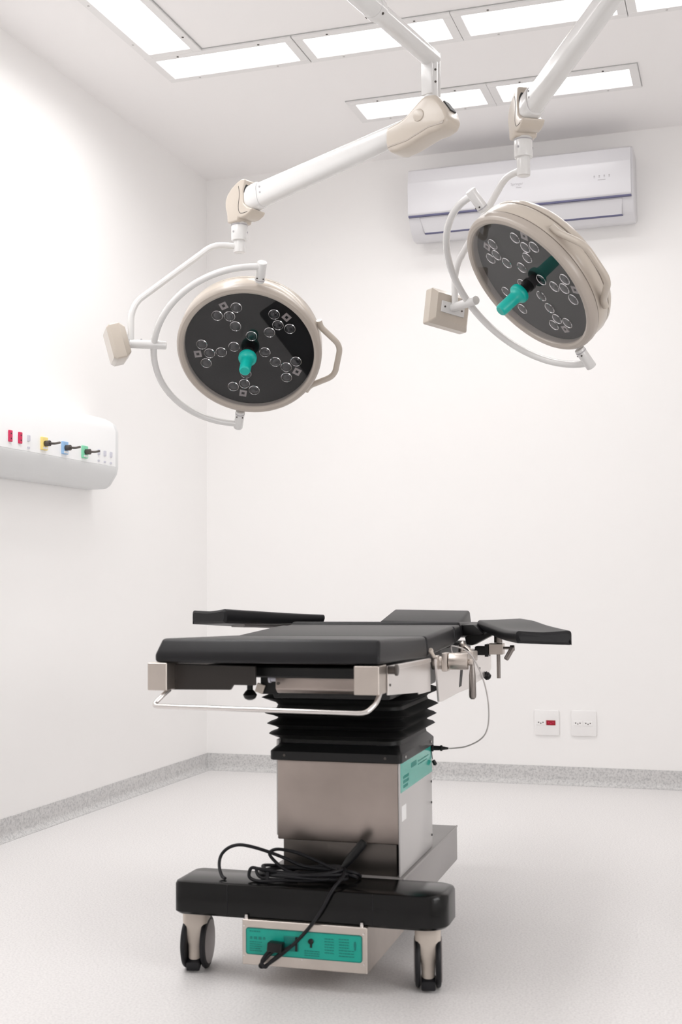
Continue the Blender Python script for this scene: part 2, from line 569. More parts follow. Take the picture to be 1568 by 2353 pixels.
# ================================================================== MEDICAL WALL RAIL
def make_rail():
    y0, y1 = 2.75, 4.565
    root = thing('medical_gas_panel', 'long white wall panel of coloured gas outlets and red sockets on the left wall', 'gas panel', (XL, (y0 + y1) / 2, 1.33))
    off = root.location
    fx = -2.455
    P = lambda y, pts: [(x, y, z) for x, z in pts]
    up = [(XL, 1.615), (fx - .05, 1.615), (fx - .015, 1.595), (fx, 1.56), (fx, 1.412), (XL, 1.412)]
    lo = [(XL, 1.412), (fx, 1.412), (fx - .004, 1.385), (fx - .035, 1.338), (fx - .06, 1.323), (XL, 1.323)]
    b = NB(); prism(b, P(y0, up), (0, y1 - y0, 0), 0.002, 1); obj('body', b, m_rail, root, off)
    b = NB(); prism(b, P(y0, lo), (0, y1 - y0, 0), 0.002, 1); obj('lower_cover', b, m_rail2, root, off, label='grey sloping lower cover')
    b = NB()
    prism(b, P(y1, [(XL, 1.612), (fx - .05, 1.612), (fx - .016, 1.592), (fx - .002, 1.558), (fx - .002, 1.41), (fx - .008, 1.383), (fx - .038, 1.338), (fx - .06, 1.325), (XL, 1.325)]), (0, 0.03, 0), 0.008, 3)
    obj('end_cap', b, m_rail2, root, off)
    def plate(name, m, y, z, w, h, t=0.006, parent=None, label=None):
        c = NB(); box(c, fx - .002, fx + t, y - w / 2, y + w / 2, z - h / 2, z + h / 2, 0.0015, 1)
        return obj(name, c, m, parent or root, off, label)
    for y in (3.787, 3.850):
        s = plate('socket', m_red, y, 1.456, 0.020, 0.041, label='red socket')
        for dz in (-.009, .009):
            c = NB(); cyl(c, (fx + .0055, y, 1.456 + dz), (fx + .0066, y, 1.456 + dz), .003, n=10); obj('pin_hole', c, m_hole, s, off)
    for y, z in ((3.906, 1.461), (4.420, 1.461), (4.470, 1.460), (4.521, 1.460)):
        s = plate('switch', m_gry, y, z, 0.013, 0.022, label='grey rocker switch')
        c = NB(); box(c, fx - .001, fx + .004, y - .006, y + .006, z - .038, z - .031); obj('switch_mark', c, m_gry, s, off)
    for y, z, m, nm in ((4.008, 1.452, m_yel, 'yellow'), (4.155, 1.451, m_blu, 'blue'), (4.305, 1.450, m_grn, 'green')):
        s = plate('gas_outlet', m, y, z, 0.040, 0.048, 0.008, label=nm + ' gas outlet')
        c = NB()
        cyl(c, (fx + .006, y, z), (fx + .028, y, z), .011, n=16)
        tube(c, fillet([(fx + .026, y, z), (fx + .040, y + .015, z), (fx + .046, y + .040, z + .006)], .01), .0042, 8)
        obj('nozzle', c, m_sdark, s, off, 'steel nozzle')
        c = NB(); box(c, fx + .007, fx + .009, y - .014, y + .014, z - .021, z - .013); obj('name_strip', c, m_sticker, s, off)
make_rail()

# ================================================================== WALL OUTLETS
def outlet(name, cx, cz, label, red):
    w_, h_ = 0.115, 0.116
    root = thing(name, label, 'outlet', (cx, YB, cz), 0, 'double socket plates on the back wall')
    b = NB(); prism(b, [(x, 0, z) for x, z in rounded(-w_ / 2, w_ / 2, -h_ / 2, h_ / 2, 0.008)], (0, -0.009, 0), 0.003, 2)
    obj('plate', b, m_plate, root)
    for k, dx in enumerate((-0.026, 0.020)):
        isr = red and k == 1
        m = m_redb if isr else m_plate
        b = NB(); box(b, dx - .021, dx + .021, -.0115, -.006, -.011, .011, 0.001, 1)
        s = obj('socket', b, m, root, label='red socket' if isr else None)
        for hx in (-.010, 0, .010):
            c = NB(); cyl(c, (dx + hx, -.0122, -.003 if hx == 0 else .001), (dx + hx, -.010, -.003 if hx == 0 else .001), .0028, n=10)
            obj('pin_hole', c, m_red if isr else m_sdark, s)
outlet('wall_outlet', -0.883, 0.281, 'white socket plate with one red socket low on the back wall', True)
outlet('wall_outlet', -0.714, 0.282, 'all-white double socket plate beside the one with a red socket', False)

# ================================================================== SURGICAL LIGHTS
PIV = V((-1.049, 2.782, 0))
def make_mount():
    root = thing('ceiling_mount', 'white ceiling post that carries both surgical lamp arms, above the picture', 'ceiling mount', (PIV.x, PIV.y, ZC))
    b = NB()
    lathe(b, [(0, 0), (0.17, 0), (0.17, -0.03), (0.15, -0.05), (0.06, -0.06), (0, -0.06)], M.Identity(4), 48)
    obj('canopy', b, m_white, root)
    b = NB(); cyl(b, (0, 0, -0.055), (0, 0, -0.54), 0.036, n=32); obj('post', b, m_white, root)
make_mount()

def surgical_light(O, n, eyaw, kz, ax, zarm, box_turn, ext, label):
    O = V(O); n = V(n).normalized()
    e = V((math.cos(math.radians(eyaw)), math.sin(math.radians(eyaw)), 0))
    d = n.cross(e).normalized()
    if d.z < 0:
        d = -d
    ex = d.cross(n).normalized()
    O2 = O - n * 0.02
    K = V((O2.x + e.x * .035, O2.y + e.y * .035, kz))
    a = V((ax[0], ax[1], 0)).normalized()
    up = V((0, 0, 1))
    p = a.cross(up)
    root = thing('surgical_light', label, 'surgical light', (PIV.x, PIV.y, zarm), 0, 'surgical lights on the ceiling arms')
    off = root.location
    H = lambda s, z, q=0.0: K + a * s + up * z + p * q
    # --- horizontal arm from the ceiling post to the drop post
    J = V((H(.80 + ext, 0).x, H(.80 + ext, 0).y, zarm))
    G = lambda s, z, q=0.0: H(s + ext, z + ext * .141, q)          # hinge end of the arm
    P0 = V((PIV.x, PIV.y, zarm))
    dr = (J - P0).normalized()
    b = NB()
    cyl(b, P0 + V((0, 0, -.055)), P0 + V((0, 0, .055)), 0.062, n=32, bev=.006)
    tube(b, [P0 + dr * .05, P0 + dr * .3, J - dr * .37], 0.0325, 24)
    tube(b, [J - dr * .375, J + dr * .012], 0.0285, 24)
    har = obj('horizontal_arm', b, m_white, root, off)
    b = NB()
    tube(b, [J - dr * .40, J - dr * .366], 0.0335, 24)
    obj('collar', b, m_white, har, off)
    b = NB(); tube(b, [J - dr * .367, J - dr * .364], 0.0318, 24); obj('collar_seam', b, m_print, har, off)
    for da in (0.9, -0.9):
        rd = (dr.cross(up) * math.sin(da) - up * math.cos(da))
        c = NB(); q = J - dr * .385 + rd * .033; cyl(c, q, q + rd * .0025, .004, n=10); obj('screw', c, m_sdark, har, off)
    # --- drop post
    z0, z1 = kz + .168 + ext * .141, zarm + .03
    b = NB()
    X = V((J.x, J.y, 0))
    cyl(b, X + up * z0, X + up * (zarm + .012), 0.0235, n=28)
    # two flat cheek plates with rounded outer faces
    for s in (-1, 1):
        c = X + p * (s * 0.0215) + up * ((z0 + z1) / 2 + .004)
        obox(b, c, a * 0.020, p * 0.0045, up * ((z1 - z0) / 2 - .012), 0.003, 2)
    dp = obj('drop_post', b, m_white, root, off)
    for (u, s, fz) in ((.7, -1, .20), (.7, -1, .95), (0.25, 1, .55), (1.2, 1, .85), (1.2, 1, .5)):
        rd = (p * (-1 if p.dot(V((0, -1, 0))) < 0 else 1) * math.cos(u) + a * (s * math.sin(u))).normalized()
        q = X + up * (z0 + (zarm - z0) * fz * .8) + rd * .0225
        c = NB(); cyl(c, q, q + rd * .0032, .0035, n=10); obj('screw', c, m_sdark, dp, off)
    b = NB(); cyl(b, X + up * (z0 - .004), X + up * (z0 + .004), 0.0255, n=28); obj('seam_ring', b, m_sdark, dp, off)
    # --- beige hinge cover at the raised end of the spring arm
    hp = [(.653, .107), (.70, .117), (.729, .128), (.766, .156), (.790, .172), (.806, .176), (.838, .172), (.857, .147), (.876, .120), (.886, .090), (.876, .066), (.846, .056),
          (.815, .054), (.736, .031), (.690, .024), (.661, .030), (.652, .060)]
    b = NB()
    prism(b, [G(s, z, -.041) for s, z in hp], p * .082, 0.016, 4)
    hc = obj('hinge_cover', b, m_beige, root, off)
    for s in (-1, 1):
        c = NB()
        cyl(c, G(.780, .118, s * .040), G(.780, .118, s * .0445), .020, .0185, n=32, bev=.0015)
        obj('hinge_boss', c, m_beige, hc, off)
    b = NB()
    prism(b, [G(s, z, -.0425) for s, z in [(.662, .046), (.735, .052), (.815, .076), (.852, .076), (.872, .082), (.868, .0725), (.815, .0715), (.735, .0475), (.662, .0415)]], p * .085, 0)
    obj('cover_seam', b, m_beige2, hc, off)
    b = NB(); obox(b, G(.8665, .134), a * .012 - up * .017, p * .016, (a * .8 + up * .6) * .0035); obj('cover_slot', b, m_hole, hc, off)
    # --- spring arm
    L0_, L1_ = .035, .70 + ext
    sl = .141
    b = NB()
    N_ = 24
    rings = []
    for i in range(N_ + 1):
        s = L0_ + (L1_ - L0_) * i / N_
        t = i / N_
        ry = .043 * (1 - t) + .033 * t
        rx = .0275
        ring = []
        for k in range(28):
            th = 2 * PI * k / 28
            cx, cy = math.cos(th), math.sin(th)
            cx = math.copysign(abs(cx) ** .75, cx); cy = math.copysign(abs(cy) ** .75, cy)
            ring.append(H(s - cy * ry * sl, s * sl + cy * ry, cx * rx))
        rings.append(ring)
    loft(b, rings)
    sa = obj('spring_arm', b, m_white, root, off)
    b = NB()
    rings = []
    for s in (.0, .03, .098, .103):
        g = 1.0 if s in (.03, .098) else .93
        ring = []
        for k in range(28):
            th = 2 * PI * k / 28
            cx, cy = math.cos(th), math.sin(th)
            cx = math.copysign(abs(cx) ** .75, cx); cy = math.copysign(abs(cy) ** .75, cy)
            ring.append(H(s - cy * .046 * g * sl, s * sl + cy * .046 * g, cx * .0325 * g))
        rings.append(ring)
    loft(b, rings)
    obj('end_sleeve', b, m_white, sa, off)
    for q_ in (-1, 1):
        for dz in (-.008, .012):
            c = NB()
            cyl(c, H(.118 - dz * sl, .118 * sl + dz + .005, q_ * .0262), H(.118 - dz * sl, .118 * sl + dz + .005, q_ * .0284), .0034, n=10)
            obj('screw', c, m_print, sa, off)
    # --- beige knuckle over the stem
    kp = [(.044, .073), (.022, .066), (-.005, .049), (-.024, .030), (-.033, .010), (-.034, -.010), (-.026, -.040), (-.024, -.070), (.024, -.070), (.027, -.058),
          (.040, -.062), (.062, -.060), (.082, -.050), (.092, -.038), (.070, -.030), (.052, -.012), (.050, .03), (.060, .070)]
    b = NB()
    prism(b, [H(s, z, -.037) for s, z in kp], p * .074, 0.021, 5)
    kn = obj('knuckle', b, m_beige, root, off)
    for q_ in (-1, 1):
        b = NB()
        tube(b, smooth_path([H(s, z, q_ * .0368) for s, z in ((.030, .050), (.034, .02), (.029, -.020), (.034, -.042), (.050, -.0475), (.070, -.046))], 6), .0012, 8)
        obj('cover_seam', b, m_sdark, kn, off)
    b = NB()
    prism(b, [H(s, z, -.033) for s, z in [(.03, .066), (.057, .065), (.0545, .04), (.0525, -.010), (.064, -.024), (.030, -.022)]], p * .066, 0.006, 2)
    obj('knuckle_gap', b, m_hole, kn, off)
    # --- stem
    b = NB()
    S0 = V((K.x, K.y, 0))
    cyl(b, S0 + up * (kz - .128), S0 + up * (kz - .066), 0.0285, n=32, bev=.002)
    cyl(b, S0 + up * (O2.z + .335), S0 + up * (kz - .12), 0.0205, n=32, bev=.002)
    st = obj('stem', b, m_white, root, off)
    b = NB(); cyl(b, S0 + up * (kz - .0765), S0 + up * (kz - .073), 0.0292, n=32); obj('seam_ring', b, m_print, st, off)
    for k in range(3):
        rd = V((math.cos(4.3 + k * 2.1), math.sin(4.3 + k * 2.1), 0))
        c = NB(); q = S0 + up * (kz - .10) + rd * .0275; cyl(c, q, q + rd * .0028, .0035, n=10); obj('screw', c, m_print, st, off)
    # --- bent bracket arm
    zz = O2.z
    E_ = lambda s, z: V((O2.x + e.x * s, O2.y + e.y * s, z))
    b = NB()
    tube(b, fillet([E_(.035, zz + .357), E_(.126, zz + .357), E_(.388, zz + .146), E_(.407, zz + .10), E_(.407, zz)], .035), 0.0108, 16)
    obj('bracket_arm', b, m_white, root, off)
    b = NB()
    cyl(b, E_(.288, zz), E_(.435, zz), 0.0148, n=24, bev=.003)
    sw = obj('swivel_tube', b, m_white, root, off)
    c = NB(); q = E_(.372, zz + .014); cyl(c, q, q + up * .004, .0032, n=10); obj('screw', c, m_print, sw, off)
    # --- beige brake box behind the swivel
    hh = V((-e.y, e.x, 0))
    if hh.y > 0:
        hh = -hh
    q1 = Q(e, math.radians(box_turn[0]))
    q2 = Q(hh, math.radians(box_turn[1]))
    be, bh, bz = q2 @ q1 @ e, q2 @ q1 @ hh, q2 @ q1 @ up
    bc = E_(.452, zz - .004)
    b = NB()
    hx, hy = .078, .060
    rings = []
    for t, g in ((-.031, .74), (-.012, 1.0), (.020, 1.0), (.031, .86)):
        cut = (1 - g) * .06
        rings.append([bc + be * t + bh * u + bz * v for u, v in rounded(-hx + cut, hx - cut, -hy + cut, hy - cut, .006, 3)])
    loft(b, rings)
    bx = obj('brake_box', b, m_beige, root, off)
    b = NB(); obox(b, bc - be * .033, be * .003, bh * .046, bz * .019, .001, 1); pl = obj('mounting_plate', b, m_white, bx, off)
    for s in (-1, 1):
        c = NB(); q = bc - be * .0355 + bh * (s * .034); cyl(c, q, q - be * .0025, .0032, n=10); obj('screw', c, m_sdark, pl, off)
    # --- half-ring yoke with a pivot pin at each end
    R_ = 0.33
    b = NB()
    ring = []
    for k in range(49):
        t = -PI / 2 + PI * k / 48
        r_ = R_
        ring.append(O2 + e * (r_ * math.cos(t)) + d * ((r_ - .012) * math.sin(t)))
    tube(b, ring, 0.0112, 16)
    yk = obj('yoke', b, m_white, root, off)
    for s in (-1, 1):
        c = NB()
        cyl(c, O2 + d * (s * .262), O2 + d * (s * .336), 0.0165, n=24, bev=.003)
        pn = obj('pivot_pin', c, m_white, yk, off)
        c = NB(); cyl(c, O2 + d * (s * .271), O2 + d * (s * .2745), 0.0172, n=24); obj('seam_ring', c, m_print, pn, off)
        for u in (-1, 1):
            rd = (n * .8 + e * (u * .6)).normalized()
            c = NB(); q = O2 + d * (s * .281) + rd * .0158; cyl(c, q, q + rd * .003, .0026, n=8); obj('screw', c, m_sdark, pn, off)
    # --- lamp housing: drum, bezel, glass
    mx = M(((ex.x, d.x, n.x, O.x), (ex.y, d.y, n.y, O.y), (ex.z, d.z, n.z, O.z), (0, 0, 0, 1)))
    A = lambda u, v, t: mx @ V((u, v, t))
    b = NB()
    lathe(b, [(.215, -.024), (.246, -.024), (.2485, -.028), (.2485, -.068), (.246, -.072), (.243, -.0735), (.243, -.0765), (.245, -.078), (.2435, -.088), (.232, -.104), (.20, -.116), (.12, -.124), (0, -.126)], mx, 96)
    hs = obj('housing', b, m_beige, root, off)
    b = NB()
    lathe(b, [(.2245, -.020), (.2245, -.001), (.227, .004), (.233, .007), (.243, .0055), (.249, .0), (.2515, -.008), (.2515, -.022), (.248, -.025), (.2245, -.025)], mx, 96)
    obj('bezel', b, m_beige2, hs, off)
    for zq in (-.0255, -.0745):
        b = NB(); lathe(b, [(.2425, zq - .0012), (.2490 if zq > -.05 else .2447, zq - .0012), (.2490 if zq > -.05 else .2447, zq + .0012), (.2425, zq + .0012)], mx, 96); obj('housing_groove', b, m_groove, hs, off)
    b = NB(); lathe(b, [(0, -.0205), (.224, -.0205), (.224, -.0225), (0, -.0225)], mx, 96)
    bp_ = obj('back_plate', b, m_lback, root, off)
    b = NB(); lathe(b, [(0, 0.0), (.2248, 0.0), (.2248, -.003), (0, -.003)], mx, 96)
    gl = obj('glass_face', b, m_glassc, root, off)
    spots = []
    sqs = []
    for k in range(5):
        ph = math.radians(54 + 72 * k)
        for r_, dp_ in ((.100, 0), (.142, 0), (.166, 13), (.166, -13)):
            spots.append((r_, ph + math.radians(dp_)))
        sqs.append((.184, ph))
    for k in range(4):
        spots.append((.054, math.radians(90 * k)))
    # (the lowest arm of the photo carries only three lenses in front of the handle)
    for r_, ph in spots:
        u, v = r_ * math.cos(ph), r_ * math.sin(ph)
        c = NB()
        lathe(c, [(.0178, -.0205), (.0195, -.0175), (.0195, -.0150), (.0178, -.0135), (.0165, -.0150), (.0165, -.0205)], mx @ M.Translation((u, v, 0)), 28)
        ln = obj('led_lens', c, m_lens, gl, off)
        c = NB()
        lathe(c, [(.0166, -.0205), (.0158, -.0165), (.0125, -.0130), (.007, -.0112), (0, -.0108)], mx @ M.Translation((u, v, 0)), 24)
        bm_core = c; obj('lens_core', bm_core, m_lensc, gl, off)
    for r_, ph in sqs:
        u, v = r_ * math.cos(ph), r_ * math.sin(ph)
        c = NB()
        er, et = V((math.cos(ph), math.sin(ph))), V((-math.sin(ph), math.cos(ph)))
        w0, w1 = .0125, .0055
        for (r0, r1, t0, t1) in ((-w0, w0, -w0, -w1), (-w0, w0, w1, w0), (-w0, -w1, -w1, w1), (w1, w0, -w1, w1)):
            hexa(c, [A(u + er.x * i + et.x * j, v + er.y * i + et.y * j, t) for t in (-.0205, -.0175) for i, j in ((r0, t0), (r1, t0), (r1, t1), (r0, t1))])
        obj('square_lens', c, m_sq, gl, off)
    # --- side grab handle
    rs = .2515
    path = []
    for s in (1, -1):
        pass
    zz_ = -.045
    path = [A(rs * math.cos(.52), rs * math.sin(.52) + .020, zz_), A(rs * math.cos(.52) + .010, rs * math.sin(.52) - .004, zz_), A(.308, .062, zz_), A(.308, -.062, zz_), A(rs * math.cos(.52) + .010, -rs * math.sin(.52) + .004, zz_), A(rs * math.cos(.52), -rs * math.sin(.52) - .020, zz_)]
    b = NB()
    tube(b, fillet(path, .03), .0105, 14, ry=.0095, up=n)
    gh = obj('side_handle', b, m_beige, root, off)
    for s in (-1, 1):
        c = NB()
        q = A(rs * math.cos(.50) + .012, s * (rs * math.sin(.50) + .006), zz_)
        nd = (q - A(0, 0, zz_)).normalized()
        cyl(c, q, q + nd * .0035, .0036, n=10)
        obj('screw', c, m_sdark, gh, off)
    # --- sterile handle
    b = NB()
    lathe(b, [(0, .128), (.0145, .128), (.0180, .1245), (.0192, .118), (.0195, .070), (.0205, .058), (.0255, .051), (.0300, .049), (.0315, .045), (.0315, .036), (.029, .032), (0, .032)], mx, 36)
    obj('sterile_handle', b, m_teal, root, off)
    b = NB(); lathe(b, [(0, .034), (.017, .034), (.017, .012), (.021, .010), (.021, -.002), (0, -.002)], mx, 28); obj('handle_socket', b, m_blackp, root, off)
    return root

def glass_mat():
    """clear lamp glass: transparent with mirror reflection that rises at grazing angles"""
    m = bpy.data.materials.new('lamp_glass_clear')
    m.use_nodes = True
    nt = m.node_tree
    nt.nodes.remove(nt.nodes['Principled BSDF'])
    out = nt.nodes['Material Output']
    tr = nt.nodes.new('ShaderNodeBsdfTransparent')
    tr.inputs['Color'].default_value = (0.90, 0.90, 0.91, 1)
    gl = nt.nodes.new('ShaderNodeBsdfGlossy')
    gl.inputs['Roughness'].default_value = 0.0
    gl.inputs['Color'].default_value = (1, 1, 1, 1)
    fr = nt.nodes.new('ShaderNodeFresnel')
    ge = nt.nodes.new('ShaderNodeNewGeometry')          # each ray mirrors once, where it enters the pane
    inv = nt.nodes.new('ShaderNodeMath')
    inv.operation = 'SUBTRACT'
    inv.inputs[0].default_value = 1.0
    nt.links.new(ge.outputs['Backfacing'], inv.inputs[1])
    mul = nt.nodes.new('ShaderNodeMath')
    mul.operation = 'MULTIPLY'
    nt.links.new(fr.outputs['Fac'], mul.inputs[0])
    nt.links.new(inv.outputs['Value'], mul.inputs[1])
    fr.inputs['IOR'].default_value = 1.5
    mix = nt.nodes.new('ShaderNodeMixShader')
    nt.links.new(mul.outputs['Value'], mix.inputs['Fac'])
    nt.links.new(tr.outputs['BSDF'], mix.inputs[1])
    nt.links.new(gl.outputs['BSDF'], mix.inputs[2])
    nt.links.new(mix.outputs['Shader'], out.inputs['Surface'])
    return m
m_glassc = glass_mat()
m_lback = mat('lamp_back_plate', (0.006, 0.006, 0.0065), 0.5, spec=0.2)

surgical_light((-1.6066, 3.9391, 1.7275), (.1720, -.7330, -.6580), 213, 2.245, (.942, -.336), 2.55, (0, 15), 0.0,
               'left surgical lamp, round glass face turned to the viewer, hanging before the bare wall')
surgical_light((-.6024, 3.7168, 1.8276), (-.6017, -.4287, -.6739), 138, 2.361, (.518, -.855), 2.66, (8, 0), 0.10,
               'right surgical lamp, steeply tilted, hanging in front of the air conditioner')

# ================================================================== OPERATING TABLE
TABLE_LOC, TABLE_RZ = (-0.998, 2.82, 0.0), math.radians(1.8)
def rect_ring(x0, x1, y0, y1, z, r, n=5):
    return [(x, y, z) for x, y in rounded(x0, x1, y0, y1, r, n)]

def make_table():
    root = thing('operating_table', 'operating table with black pads, bellows and a steel column on a black wheeled base', 'operating table', TABLE_LOC, TABLE_RZ)
    O = lambda name, b, m, p=root, label=None: obj(name, b, m, p, label=label)
    # ---------- base
    b = NB()
    out = rounded(-.314, .343, -.088, .062, (.022, .050, .035, .02), 8)
    def ring(z, g):
        return [(x + (g if x < 0 else -g) if abs(x) > .2 else x, y + (g if y < -.01 else -g), z) for x, y in out]
    loft(b, [ring(.150, .006), ring(.156, .0), ring(.219, .0), ring(.225, .0025), ring(.2275, .008)])
    base = O('base_crossbar', b, m_base_blk, root, 'black front crossbar of the base')
    for x in (-.176, .176):
        c = NB(); box(c, x - .0008, x + .0008, -.0887, -.0860, .152, .224); O('cover_seam', c, m_rub, base)
    b = NB()
    prism(b, [(x, .055, z) for x, z in ((-.12, .115), (.195, .115), (.212, .130), (.212, .2265), (-.137, .2265), (-.137, .130))], (0, .685, 0), .004, 2)
    beam = O('base_beam', b, m_beam, root, 'grey lengthwise base beam')
    b = NB(); box(b, .2105, .2135, .06, .738, .2225, .2285, .001, 1); O('beam_edge', b, m_beam, beam)
    b = NB()
    box(b, -.20, .195, .57, .69, .125, .21, .02, 3)
    O('rear_crossbar', b, m_base_blk)
    # ---------- casters
    def caster(x, y, rot, big):
        b = NB()
        R2 = M.Translation((x, y, 0)) @ M.Rotation(rot, 4, 'Z')
        rings = []
        for z, hw, hd in ((.158, .030, .027), (.122, .030, .027), (.098, .0285, .026), (.078, .021, .026), (.062, .0165, .026), (.030, .0150, .028), (.024, .0140, .026)):
            rings.append([R2 @ V((u, v, z)) for u, v in rounded(-hw, hw, -hd - .006, hd, min(.013, hw * .8), 4)])
        loft(b, rings)
        h = O('caster', b, m_caster, root, 'beige caster housing')
        for s in (-1, 1):
            b = NB()
            lathe(b, [(0, -.0065), (.055, -.0065), (.060, -.005), (.0625, -.001), (.0625, .001), (.060, .005), (.055, .0065), (0, .0065)], R2 @ M.Translation((s * .0235, 0.008, .0625)) @ M.Rotation(PI / 2, 4, 'Y'), 40)
            wh = O('wheel', b, m_rub, h, 'black wheel')
            b = NB()
            lathe(b, [(0, .0), (.051, .0), (.051, .0014), (.046, .0026), (0, .0026)], R2 @ M.Translation((s * .030, 0.008, .0625)) @ M.Rotation(s * PI / 2, 4, 'Y'), 40)
            O('wheel_disc', b, m_wdisc, wh)
        b = NB(); obox(b, R2 @ V((0, -.030, .021)), R2.to_3x3() @ V((.0165, 0, 0)), R2.to_3x3() @ V((0, .014, .006)), V((0, 0, .010)), .003, 2)
        O('brake_pedal', b, m_rub, h)
    caster(-.289, .0, math.radians(9), True)
    caster(.284, .0, math.radians(12.5), True)
    caster(-.165, .63, math.radians(10), True)
    caster(.085, .60, math.radians(14), True)
    # ---------- electrical box slung under the crossbar
    b = NB()
    box(b, -.134, .166, -.100, .26, .050, .1525, .0015, 1)
    eb = O('electrical_box', b, m_steel2)
    for x in (-.126, .152):
        c = NB(); lathe(c, [(.0045, 0), (.0045, .006), (.0035, .011), (0, .013)], M.Translation((x, -.093, .151)), 14); O('bolt', c, m_chrome, eb)
    b = NB()
    prism(b, [(x, -.0995, z) for x, z in rounded(-.124, .154, .075, .1345, .006, 4)], (0, -.0018, 0), 0)
    tp = O('label_panel', b, m_tealp, root, 'teal printed panel of the electrical box')
    b = NB()
    o_, i_ = rounded(-.1245, .1545, .0745, .135, .006, 4), rounded(-.1228, .1528, .0762, .1333, .005, 4)
    for k in range(len(o_)):
        j = (k + 1) % len(o_)
        hexa(b, [(o_[k][0], -.1012, o_[k][1]), (o_[j][0], -.1012, o_[j][1]), (i_[j][0], -.1012, i_[j][1]), (i_[k][0], -.1012, i_[k][1]),
                 (o_[k][0], -.1021, o_[k][1]), (o_[j][0], -.1021, o_[j][1]), (i_[j][0], -.1021, i_[j][1]), (i_[k][0], -.1021, i_[k][1])])
    O('panel_border', b, m_tealdk, tp)
    rnd = random.Random(4)
    b = NB()
    def line(x, z, wd, h):
        # a row of broken strokes, like small print seen from afar
        u = x
        while u < x + wd:
            l = min(rnd.uniform(.003, .008), x + wd - u)
            box(b, u, u + l, -.1021, -.1012, z - h / 2, z + h / 2)
            u += l + h * .7
    line(-.115, .1275, .026, .0022)
    line(-.114, .1125, .037, .0058)
    for k in range(5):
        line(-.115, .1035 - .005 * k, .030 - .004 * (k % 2), .0016)
    for k in range(6):
        line(.066, .122 - .0062 * k, .022, .0018)
    for k in range(7):
        line(.100, .1235 - .0062 * k, .024 + .012 * (k > 3), .0018)
    for k in range(3):
        line(.018, .092 - .005 * k, .036, .002)
    O('printed_text', b, m_tealmid, tp)
    b = NB()
    lathe(b, [(.0062, 0), (.0062, .004), (.004, .006), (0, .006)], M.Translation((.034, -.101, .114)) @ M.Rotation(PI / 2, 4, 'X'), 20)
    box(b, .0315, .0365, -.1025, -.1012, .100, .109)
    O('earth_stud', b, m_blackp, tp)
    b = NB()
    cyl(b, (.138, -.1012, .1185), (.138, -.1022, .1185), .0022, n=12)
    box(b, .1355, .1405, -.1022, -.1012, .108, .1165)
    box(b, .1363, .1377, -.1022, -.1012, .101, .108)
    box(b, .1383, .1397, -.1022, -.1012, .101, .108)
    O('patient_symbol', b, m_tealdk, tp)
    b = NB()
    box(b, -.031, .004, -.104, -.101, .089, .122, .001, 1)
    sk = O('inlet_socket', b, m_tealdk, tp)
    b = NB(); box(b, -.003, .0018, -.1055, -.103, .090, .1215); O('socket_lip', b, m_blackp, sk)
    for x, z in ((-.129, .1385), (.158, .1385), (-.129, .071), (.158, .071), (.012, .071)):
        c = NB(); cyl(c, (x, -.0998, z), (x, -.1016, z), .0022, n=10); O('screw', c, m_chrome, eb)
    # ---------- column
    b = NB(); box(b, -.095, .192, .083, .425, .2255, .310, .003, 2); O('column_foot', b, m_sdark, root, 'dark steel foot of the column')
    b = NB()
    box(b, -.107, .1985, .0755, .432, .303, .500, .003, 2)
    sh = O('column_shroud', b, m_steel, root, 'brushed steel front of the column')
    b = NB(); box(b, .1985, .2035, .074, .440, .2275, .500, .002, 2)
    sp = O('side_panel', b, m_panel, root, 'light grey side panel of the column')
    b = NB(); box(b, -.113, -.107, .085, .440, .31, .545, .002, 1); O('side_panel', b, m_panel)
    b = NB(); box(b, .2033, .2046, .080, .437, .425, .4975, .0004, 1)
    lb = O('side_label', b, m_tealc, root, 'teal label on the column side')
    b = NB()
    for k in range(3):
        yy = .105
        while yy < .17 - .01 * k:
            box(b, .2044, .2050, yy, yy + .009, .455 - .011 * k, .462 - .011 * k)
            yy += .013
    box(b, .2044, .2050, .19, .25, .470, .482)
    box(b, .2044, .2050, .27, .39, .474, .477)
    box(b, .2044, .2050, .27, .37, .466, .469)
    O('printed_text', b, m_tealmid, lb)
    b = NB(); box(b, .2033, .2042, .090, .135, .356, .392); O('sticker', b, m_sticker, sp, 'white sticker')
    for y, z in ((.428, .345), (.428, .26), (.428, .40)):
        c = NB(); cyl(c, (.203, y, z), (.2055, y, z), .003, n=10); O('screw', c, m_blackp, sp)
    # ---------- bellows flange and bellows
    b = NB()
    rings = [rect_ring(-.122, .208, .066, .445, .4965, .012), rect_ring(-.124, .210, .064, .447, .4985, .012), rect_ring(-.124, .210, .064, .447, .518, .012),
             rect_ring(-.118, .205, .069, .442, .524, .014), rect_ring(-.108, .196, .08, .435, .536, .03)]
    loft(b, rings)
    fl = O('bellows_flange', b, m_blackp)
    for y in (.102, .396):
        c = NB(); cyl(c, (.209, y, .509), (.2125, y, .509), .0036, n=12); O('rivet', c, m_chrome, fl)
    for x in (-.085, .17):
        c = NB(); cyl(c, (x, .0655, .509), (x, .062, .509), .003, n=12); O('rivet', c, m_sdark, fl)
    b = NB()
    prof = [(.528, 0.0), (.545, -.003), (.552, .012), (.557, .022), (.5615, .017), (.566, .003), (.5705, -.001), (.576, .010), (.582, .026), (.587, .018), (.592, .004), (.5965, 0.0),
            (.602, .012), (.608, .031), (.613, .022), (.620, .004), (.628, .001), (.634, .006), (.640, .022), (.647, .038), (.652, .026), (.658, .008), (.668, .004)]
    rings = []
    for z, g in prof:
        rings.append(rect_ring(-.118 - g, .198 + g * .95, .088 - g, .440 + g, z, .035 + g * .6, 7))
    loft(b, rings)
    O('bellows', b, m_bellow, root, 'black folded rubber bellows')
    # ---------- chassis under the pads
    b = NB()
